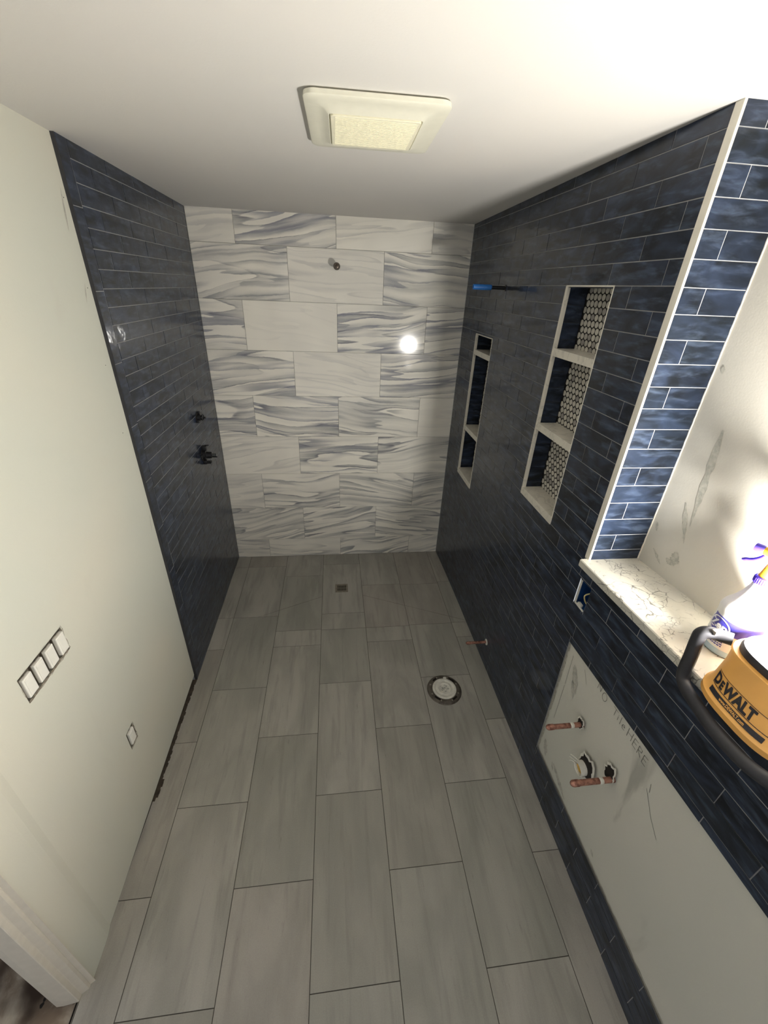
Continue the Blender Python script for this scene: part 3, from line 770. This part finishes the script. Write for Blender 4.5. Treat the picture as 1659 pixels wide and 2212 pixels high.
# ================================================================== COPPER PIPES
def copper(label, base, L, r=.0085, droop=0, blob=True):
    t = thing('copper_pipe', label, 'pipe', base, 'capped copper supply pipes')
    x, y, z = base
    bm = bmesh.new(); lathe(bm, (x+.01, y, z), (-1, 0, -droop), [(r, 0), (r, L*.99-r+.01)], 18); obj('pipe', bm, COPPER, t, smooth=True)
    bm = bmesh.new(); lathe(bm, (x-L+.030, y, z-droop*(L-.03)), (-1, 0, -droop), [(r+.0003, 0), (r+.0015, .001), (r+.0015, .018), (r*1.0, .024), (r*.6, .0285), (0, .030)], 18); obj('pipe_cap', bm, COPPER, t, smooth=True)
    if blob:
        bm = bmesh.new(); lathe(bm, (x-L*.22, y, z), (-1, 0, 0), [(r+.0002, 0), (r+.0016, .003), (r+.0018, .010), (r+.0002, .014)], 12); obj('caulk_patch', bm, PVC, t, smooth=True)
    return t
XB = XR+.0085
c1 = copper('upper copper supply pipe sticking out of the bare board', (XB+.003, -2.18, .684), .142, .0095)
c2 = copper('copper supply pipe beside the torn drain hole in the bare board', (XB+.003, -2.379, .681), .150, .0098)
c3 = copper('small copper supply pipe sticking out of navy tiles low near the floor flange', (XR+.022, -1.283, .182), .134, .0085, blob=False)
bm = bmesh.new(); lathe(bm, (XR+.0215, -1.283, .182), (-1, 0, 0), [(.020, 0), (.017, .004), (.012, .004)], 16); obj('wall_collar', bm, PVC, c3)
def torn_hole(parent, y, z, ry, rz, seed):
    random.seed(seed); bm = bmesh.new(); n = 22
    pts = [(ry*(1+random.uniform(-.2, .2)), rz*(1+random.uniform(-.2, .2)), 2*math.pi*i/n) for i in range(n)]
    bm.faces.new([bm.verts.new((XB-.0012, y+a*math.cos(t_), z+b*math.sin(t_))) for a, b, t_ in pts]); obj('torn_hole', bm, HOLE, parent)
    bm = bmesh.new(); ins = []; outs = []
    for a, b, t_ in pts:
        ins.append(bm.verts.new((XB-.0018, y+a*.93*math.cos(t_), z+b*.93*math.sin(t_)))); k_ = 1.16+random.uniform(-.06, .12); outs.append(bm.verts.new((XB-.0008, y+a*k_*math.cos(t_), z+b*k_*math.sin(t_))))
    for i in range(n): bm.faces.new((ins[i], ins[(i+1) % n], outs[(i+1) % n], outs[i]))
    obj('torn_edge', bm, PVC, parent)
torn_hole(c1, -2.178, .688, .017, .026, 1); torn_hole(c2, -2.365, .695, .022, .034, 2)
dp = thing('drain_stub', 'cut-off drain pipe with crumbling yellow foam in the bare board', 'pipe', (XB, -2.275, .565))
torn_hole(dp, -2.275, .572, .040, .052, 4)
bm = bmesh.new(); R2 = lathe(bm, (XB+.001, -2.268, .555), (-1, 0, -.1), [(.027, 0), (.027, .024), (.024, .025), (.022, .022), (.022, .0)], 26); obj('drain_pipe', bm, PVC, dp, smooth=True)
bm = bmesh.new(); random.seed(8)
lathe(bm, (XB-.003, -2.268, .555), (-1, 0, 0), [(.022, 0), (.020, .010), (.014, .014), (.008, .010), (0, .012)], 18)
for v in bm.verts: v.co += Vector([random.uniform(-.002, .002) for _ in range(3)])
obj('foam', bm, FOAM, dp)
bm = bmesh.new()
for i in range(3): tube(bm, smooth_path([(XB-.014, -2.255, .55+i*.012), (XB-.028, -2.240+random.uniform(-.006, .006), .552+i*.012), (XB-.034, -2.232+random.uniform(-.008, .008), .546+i*.014)], 4), .0014, 6)
obj('foam_threads', bm, PVC, dp, smooth=True)

# ================================================================== OUTLET BOX IN TILES
t = thing('electrical_box', 'open blue electrical box with loose cable in the navy tiles below the ledge', 'electrical box', (XR, (OUT[0]+OUT[2])/2, OUT[1]))
y0, z0, y1, z1 = OUT; bm = bmesh.new(); D = XR+.07
for q in (((XR+.004, y0, z0), (D, y0, z0), (D, y1, z0), (XR+.004, y1, z0)), ((XR+.004, y0, z1), (D, y0, z1), (D, y1, z1), (XR+.004, y1, z1)), ((XR+.004, y0, z0), (D, y0, z0), (D, y0, z1), (XR+.004, y0, z1)), ((XR+.004, y1, z0), (D, y1, z0), (D, y1, z1), (XR+.004, y1, z1)), ((D, y0, z0), (D, y1, z0), (D, y1, z1), (D, y0, z1))):
    bm.faces.new([bm.verts.new(p) for p in q])
obj('box_shell', bm, BLUE_BOX, t, mirror=True)
bm = bmesh.new(); tube(bm, smooth_path([(XR+.06, -1.995, 1.165), (XR+.025, -1.985, 1.16), (XR+.012, -1.972, 1.14), (XR+.018, -1.978, 1.115), (XR+.03, -1.99, 1.10)], 6), .0028, 8); obj('cable', bm, PAPER, t, smooth=True)
bm = bmesh.new(); box(bm, (XR+.001, y1-.011, z0), (XR+.006, y1-.004, z1-.004), .001); box(bm, (XR+.001, y0+.006, z0), (XR+.006, y1-.004, z0+.006), .001); box(bm, (XR+.002, y0+.025, z0+.004), (XR+.012, y0+.046, z0+.016), .001)
obj('plaster_edge', bm, PVC, t)

# ================================================================== WALL BOXES (left)
def gang(label, Y0, Z0, Y1, Z1, n, seed):
    random.seed(seed); t = thing('switch_box' if n > 1 else 'outlet_box', label, 'electrical box', (XW, (Y0+Y1)/2, Z0))
    bm = bmesh.new(); box(bm, (XW-.06, Y0-.004, Z0-.004), (XW-.012, Y1+.004, Z1+.004)); obj('box_back', bm, plain('shadowed_box_%s' % ('wide' if n > 1 else 'single'), lin(86, 78, 68), .9, 0, .4, 90), t)
    # torn plaster edge
    bm = bmesh.new(); pts = []; N = 26*(2 if n > 1 else 1)
    def per(s):
        w, h = Y1-Y0, Z1-Z0; P2 = 2*(w+h); d = s*P2
        if d < w: return (Y0+d, Z0, 0, -1)
        if d < w+h: return (Y1, Z0+d-w, 1, 0)
        if d < 2*w+h: return (Y1-(d-w-h), Z1, 0, 1)
        return (Y0, Z1-(d-2*w-h), -1, 0)
    ins, outs = [], []
    for i in range(N):
        y, z, ny, nz = per(i/N); k_ = random.uniform(-.0015, .004); q = random.uniform(.002, .006)
        outs.append(bm.verts.new((XW+.0006, y+ny*k_, z+nz*k_))); ins.append(bm.verts.new((XW-.003, y-ny*q, z-nz*q)))
    for i in range(N): bm.faces.new((ins[i], ins[(i+1) % N], outs[(i+1) % N], outs[i]))
    obj('plaster_edge', bm, RAW, t)
    w = (Y1-Y0)/n
    for i in range(n):
        c = Y0+w*(i+.5); hw = .0185 if n > 1 else .019; dx = random.uniform(0, .003)
        bm = bmesh.new(); box(bm, (XW-.016, c-hw-.002, Z0+.008), (XW-.004, c+hw+.002, Z1-.008), .001); obj('mounting_strap', bm, STEEL, t)
        bm = bmesh.new(); box(bm, (XW-.010, c-hw, Z0+.014), (XW+.004+dx, c+hw, Z1-.012), .0025)
        pad = obj('device_face', bm, WHITE_P, t)
        bm = bmesh.new(); box(bm, (XW+.003+dx, c-hw+.005, Z0+.019), (XW+.0062+dx, c+hw-.005, Z1-.017), .0015); obj('rocker', bm, WHITE_P, pad)
        for zz in (Z0+.010, Z1-.0085):
            bm = bmesh.new(); lathe(bm, (XW-.004, c, zz), (1, 0, 0), [(.0026, 0), (.0026, .002), (0, .003)], 10); obj('screw', bm, STEEL, t, smooth=True)
    return t
gang('four white switches in a raw rectangular wall opening without cover plate', *BOX4, 4, 31)
gang('single white outlet in a small raw opening low on the left wall', *BOX1, 1, 33)
# nail marks and scuffs on the painted board
bm = bmesh.new()
for (y, z) in ((-1.300, 2.335), (-1.303, 2.076), (-1.324, 1.817), (-1.334, 1.554)): lathe(bm, (XW, y, z), (1, 0, 0), [(.0018, 0), (.0016, .0007), (0, .0008)], 8)
obj('nail_holes', bm, HOLE, wall_left)
bm = bmesh.new(); random.seed(4)
for (y, z, dz, w) in ((-1.305, 2.36, -.12, .004), (-1.315, 2.09, -.06, .003), (-1.298, 1.15, -.08, .002)):
    n = 8
    for i in range(n):
        a, b = z+dz*i/n, z+dz*(i+1)/n; wa, wb = w*math.sin(math.pi*i/n)+.0003, w*math.sin(math.pi*(i+1)/n)+.0003; s0, s1 = -.02*i/n, -.02*(i+1)/n
        bm.faces.new([bm.verts.new(p) for p in ((XW+.0006, y+s0-wa, a), (XW+.0006, y+s0+wa, a), (XW+.0006, y+s1+wb, b), (XW+.0006, y+s1-wb, b))])
obj('scuff_marks', bm, SM, wall_left)

# ================================================================== SPRAY BOTTLE
BX, BY, BZ = .995, -2.388, lz(-2.395)
t = thing('spray_bottle', 'white spray bottle with violet-blue label and yellow trigger head behind the work light', 'bottle', (BX, BY, BZ))
RB = .052
bm = bmesh.new(); lathe(bm, (BX, BY, BZ), (0, 0, 1), [(RB*.86, 0), (RB*.97, .004), (RB, .012), (RB, .022)], 40); obj('tinted_base', bm, LIQ, t, smooth=True)
bm = bmesh.new(); lathe(bm, (BX, BY, BZ), (0, 0, 1), [(RB, .022), (RB*.985, .03), (RB*.985, .112), (RB, .118), (RB*1.01, .124), (RB*.99, .132), (RB*.90, .142), (RB*.70, .158), (RB*.50, .180), (RB*.38, .200), (.0165, .216), (.0165, .222)], 40); obj('bottle_body', bm, BOTTLE, t, smooth=True)
bm = bmesh.new(); seg = 40
def bcyl(a, z, r): return (BX+r*math.cos(a), BY+r*math.sin(a), BZ+z)
A0 = math.radians(222)   # label centre looks toward the camera
for i in range(30):
    a, b = A0-1.3+2.7*i/30, A0-1.3+2.7*(i+1)/30
    top = lambda x: .108-.016*max(0, (x-A0-.25))**1.2 if True else 0
    bm.faces.new([bm.verts.new(bcyl(x, z, RB*.985+.0004)) for x, z in ((a, .072+.020*max(0, a-A0-.2)), (b, .072+.020*max(0, b-A0-.2)), (b, .109), (a, .109))])
obj('label_band', bm, LABEL, t, smooth=True)
bm = bmesh.new()
def oval(bm, ac, zc, ra, rz, r, n=36, inner=None):
    P1 = [bcyl(ac+ra*math.cos(2*math.pi*i/n), zc+rz*math.sin(2*math.pi*i/n), r) for i in range(n)]
    if inner:
        P2 = [bcyl(ac+ra*inner*math.cos(2*math.pi*i/n), zc+rz*inner*math.sin(2*math.pi*i/n), r) for i in range(n)]
        v1 = [bm.verts.new(p) for p in P1]; v2 = [bm.verts.new(p) for p in P2]
        for i in range(n): bm.faces.new((v1[i], v1[(i+1) % n], v2[(i+1) % n], v2[i]))
    else:
        c = bm.verts.new(bcyl(ac, zc, r)); v1 = [bm.verts.new(p) for p in P1]
        for i in range(n): bm.faces.new((c, v1[i], v1[(i+1) % n]))
AC = math.radians(176)
oval(bm, AC, .082, .62, .027, RB*.985+.0008); obj('label_badge', bm, LABEL, t)
bm = bmesh.new(); oval(bm, AC, .082, .58, .0245, RB*.985+.0012, inner=.88)
vs, fs = text_tris('Zep', .030, .0012); x0 = min(v[0] for v in vs); x1 = max(v[0] for v in vs)
vv = [bm.verts.new(bcyl(AC+((v[0]-(x0+x1)/2))/RB, .074+v[1], RB*.985+.0012)) for v in vs]
for f in fs:
    try: bm.faces.new([vv[i] for i in f])
    except ValueError: pass
obj('label_lettering', bm, LAB_W, t)
bm = bmesh.new()
for j, (s_, sz, z) in enumerate((('ALL-PURPOSE', .0085, .044), ('CLEANER', .0085, .034), ('DEGREASER', .006, .026))):
    vs, fs = text_tris(s_, sz, .0002); x0 = min(v[0] for v in vs); x1 = max(v[0] for v in vs)
    vv = [bm.verts.new(bcyl(AC+((v[0]-(x0+x1)/2))/RB, z+v[1], RB*.985+.0008)) for v in vs]
    for f in fs:
        try: bm.faces.new([vv[i] for i in f])
        except ValueError: pass
bm.free()
bm = bmesh.new()   # blurred small print, only lines
random.seed(14)
for j in range(5):
    z = .030+j*.0058; a = AC-.5
    while a < AC+.5:
        w = random.uniform(.04, .14); bm.faces.new([bm.verts.new(bcyl(x, zz, RB*.985+.0008)) for x, zz in ((a, z), (a+w, z), (a+w, z+.0032), (a, z+.0032))]); a += w+.03
obj('small_print', bm, LABEL, t)
tr = bmesh.new(); lathe(tr, (BX, BY, BZ+.216), (0, 0, 1), [(.018, 0), (.0195, .001), (.0195, .018), (.017, .020), (.012, .020)], 30)
for i in range(30):
    a = 2*math.pi*i/30; box(tr, (BX+.0198*math.cos(a)-.0007, BY+.0198*math.sin(a)-.0007, BZ+.219), (BX+.0198*math.cos(a)+.0007, BY+.0198*math.sin(a)+.0007, BZ+.232))
obj('screw_collar', tr, CAP_B, t, smooth=True)
dv = Vector((-.35, .94, 0)).normalized()     # nozzle direction: away from the camera, toward the shower
sd = dv.cross(Vector((0, 0, 1)))
bm = bmesh.new(); base = Vector((BX, BY, BZ+.234))
lathe(bm, base, (0, 0, 1), [(.0155, 0), (.0150, .002), (.0095, .04), (.010, .055)], 20)
hp = base+Vector((0, 0, .062))
tube(bm, [hp-dv*.028, hp-dv*.02, hp+dv*.015, hp+dv*.028], [.009, .013, .012, .010], 14)
obj('trigger_body', bm, CAP_Y, t, smooth=True)
bm = bmesh.new(); tube(bm, [hp+dv*.026, hp+dv*.032, hp+dv*.046], [.010, .0115, .0105], 12); tube(bm, [hp+Vector((0, 0, .012))-dv*.03, hp+Vector((0, 0, .016)), hp+Vector((0, 0, .012))+dv*.02], [.006, .010, .007], 12)
obj('nozzle', bm, CAP_B, t, smooth=True)
bm = bmesh.new(); tube(bm, smooth_path([hp+dv*.018-Vector((0, 0, .006)), hp+dv*.026-Vector((0, 0, .022)), hp+dv*.040-Vector((0, 0, .036)), hp+dv*.058-Vector((0, 0, .044))], 5), [.0058]*14+[.004, .003], 10); obj('trigger', bm, CAP_B, t, smooth=True)

# ================================================================== WORK LIGHT
LX0, LY0, LX1, LY1 = .912, -2.597, .945, -2.562; LB = lz(-2.6)
t = thing('work_light', 'round yellow and black jobsite work light switched on at the right end of the ledge', 'work light', (LX0, LY0, LB))
def sup(cx, cy, hx, hy, z, e=2.9, n=56):
    out = []
    for i in range(n):
        a = 2*math.pi*i/n; c, s = math.cos(a), math.sin(a)
        out.append((cx+hx*math.copysign(abs(c)**(2/e), c), cy+hy*math.copysign(abs(s)**(2/e), s), z))
    return out
def loft2(bm, layers, cap0=True, cap1=True):
    rings = [[bm.verts.new(p) for p in sup(*L)] for L in layers]
    for a, b in zip(rings, rings[1:]):
        for i in range(len(a)): bm.faces.new((a[i], a[(i+1) % len(a)], b[(i+1) % len(a)], b[i]))
    if cap0: bm.faces.new(rings[0][::-1])
    if cap1: bm.faces.new(rings[-1])
def lay(f, k_, z): return (LX0+(LX1-LX0)*f, LY0+(LY1-LY0)*f, .116*k_*(1-f)+.096*k_*f, .120*k_*(1-f)+.100*k_*f, z)
bm = bmesh.new(); H0 = LB
loft2(bm, [lay(0, .93, H0+.002), lay(0, 1.0, H0+.006), lay(0.02, 1.0, H0+.018), lay(0.06, .965, H0+.022), lay(.2, .93, H0+.036), lay(.6, .92, H0+.074), lay(.9, .95, H0+.100), lay(1, .99, H0+.104), lay(1, .97, H0+.108), lay(1, .86, H0+.108)], True, True)
obj('light_housing', bm, YELLOW, t, smooth=True)
bm = bmesh.new()
loft2(bm, [lay(1.05, .87, H0+.104), lay(1.05, .88, H0+.118), lay(1.05, .85, H0+.126), lay(1.05, .75, H0+.127), lay(1.05, .74, H0+.120), lay(1.05, .72, H0+.118)], True, True)
obj('lens_rim', bm, BLACK_S, t, smooth=True)
bm = bmesh.new()
LCX, LCY = .945, -2.562
lathe(bm, (LCX, LCY, H0+.118), (0, 0, 1), [(.066, 0), (.066, .004), (.055, .012), (.035, .017), (0, .019)], 36); obj('light_lens', bm, LENS, t, smooth=True)
bm = bmesh.new()
zt, zb = H0+.092, H0-.045
path = smooth_path([(.888, -2.468, zt+.016), (.868, -2.446, zt+.012), (.852, -2.436, zt+.010), (.843, -2.432, zt+.002), (.840, -2.433, zt-.012), (.835, -2.442, H0+.03), (.830, -2.452, H0-.025), (.822, -2.478, H0-.040), (.802, -2.530, H0-.030), (.784, -2.600, H0-.022), (.790, -2.680, H0-.020), (.820, -2.74, H0-.010), (.835, -2.755, H0+.03), (.85, -2.75, zt-.02), (.868, -2.70, zt+.010), (.89, -2.66, zt+.014)], 6)
tube(bm, path, .0150, 14); obj('roll_bar', bm, BLACK_S, t, smooth=True)
bm = bmesh.new(); box(bm, (.852, -2.455, zt+.018), (.876, -2.443, zt+.0275), .001)
obj('bar_inlay', bm, plain('pale_inlay', lin(170, 162, 152), .6, 0, .2, 80), t)
# lettering on the flat front of the housing
def front(u, v, lift=.0012):
    """u along the front (toward the camera), v up; sits on the lofted housing"""
    zz = .036+v; tab = [(.018, .02, 1.0), (.022, .06, .965), (.036, .2, .93), (.074, .6, .92), (.100, .9, .95)]
    for p, q in zip(tab, tab[1:]):
        if zz <= q[0] or q is tab[-1]:
            w = min(1, max(0, (zz-p[0])/(q[0]-p[0]))); f = p[1]+(q[1]-p[1])*w; kk = p[2]+(q[2]-p[2])*w; break
    z = H0+zz; cx, cy = LX0+(LX1-LX0)*f, LY0+(LY1-LY0)*f
    hx, hy = (.116*(1-f)+.096*f)*kk, (.120*(1-f)+.100*f)*kk
    y = cy-u; s = max(-1, min(1, (y-cy)/hy)); c = (max(0, 1-abs(s)**2.9))**(1/2.9)
    return (cx-hx*c-lift, y, z)
def put(bm, s, size, u0, v0, bold=0, sx=1):
    vs, fs = text_tris(s, size, bold)
    vv = [bm.verts.new(front(u0+v[0]*sx, v0+v[1])) for v in vs]
    for f in fs:
        try: bm.faces.new([vv[i] for i in f])
        except ValueError: pass
    return max(v[0] for v in vs)*sx
bm = bmesh.new()
T0 = -.072; w1 = put(bm, 'D', .027, T0, .004, .0014, .95); w2 = put(bm, 'E', .020, T0+w1+.002, .004, .0012, .9); put(bm, 'WALT', .027, T0+w1+w2+.004, .004, .0014, 1.0)
for v0, h in ((.0005, .0012), (.0255, .0010)):
    for i in range(24): 
        u = -.072+.150*i/24; bm.faces.new([bm.verts.new(front(a, b)) for a, b in ((u, v0), (u+.150/24, v0), (u+.150/24, v0+h), (u, v0+h))])
obj('maker_lettering', bm, INK, t)
bm = bmesh.new()
for i in range(24):
    u = -.066+.132*i/24; k0 = min(1, i/2, (24-i)/2) ; bm.faces.new([bm.verts.new(front(a, b)) for a, b in ((u, -.012), (u+.132/24, -.012), (u+.132/24, -.0035), (u, -.0035))])
obj('web_strip', bm, INK, t)
bm = bmesh.new(); vs, fs = text_tris('www.DEWALT.com', .0075, .0002); vv = [bm.verts.new(front(-.034+v[0], -.010+v[1], .0018)) for v in vs]
for f in fs:
    try: bm.faces.new([vv[i] for i in f])
    except ValueError: pass
obj('web_lettering', bm, YELLOW, t)
# the lamp's own light
ld = bpy.data.lights.new('work_light_glow', 'POINT'); ld.energy = LAMP_WATTS; ld.color = (1, .965, .90); ld.shadow_soft_size = .032
lo = bpy.data.objects.new('work_light_glow', ld); C.objects.link(lo); lo.parent = t; lo.location = (LCX-LX0-.005, LCY-LY0+.0, H0+.160-LB)
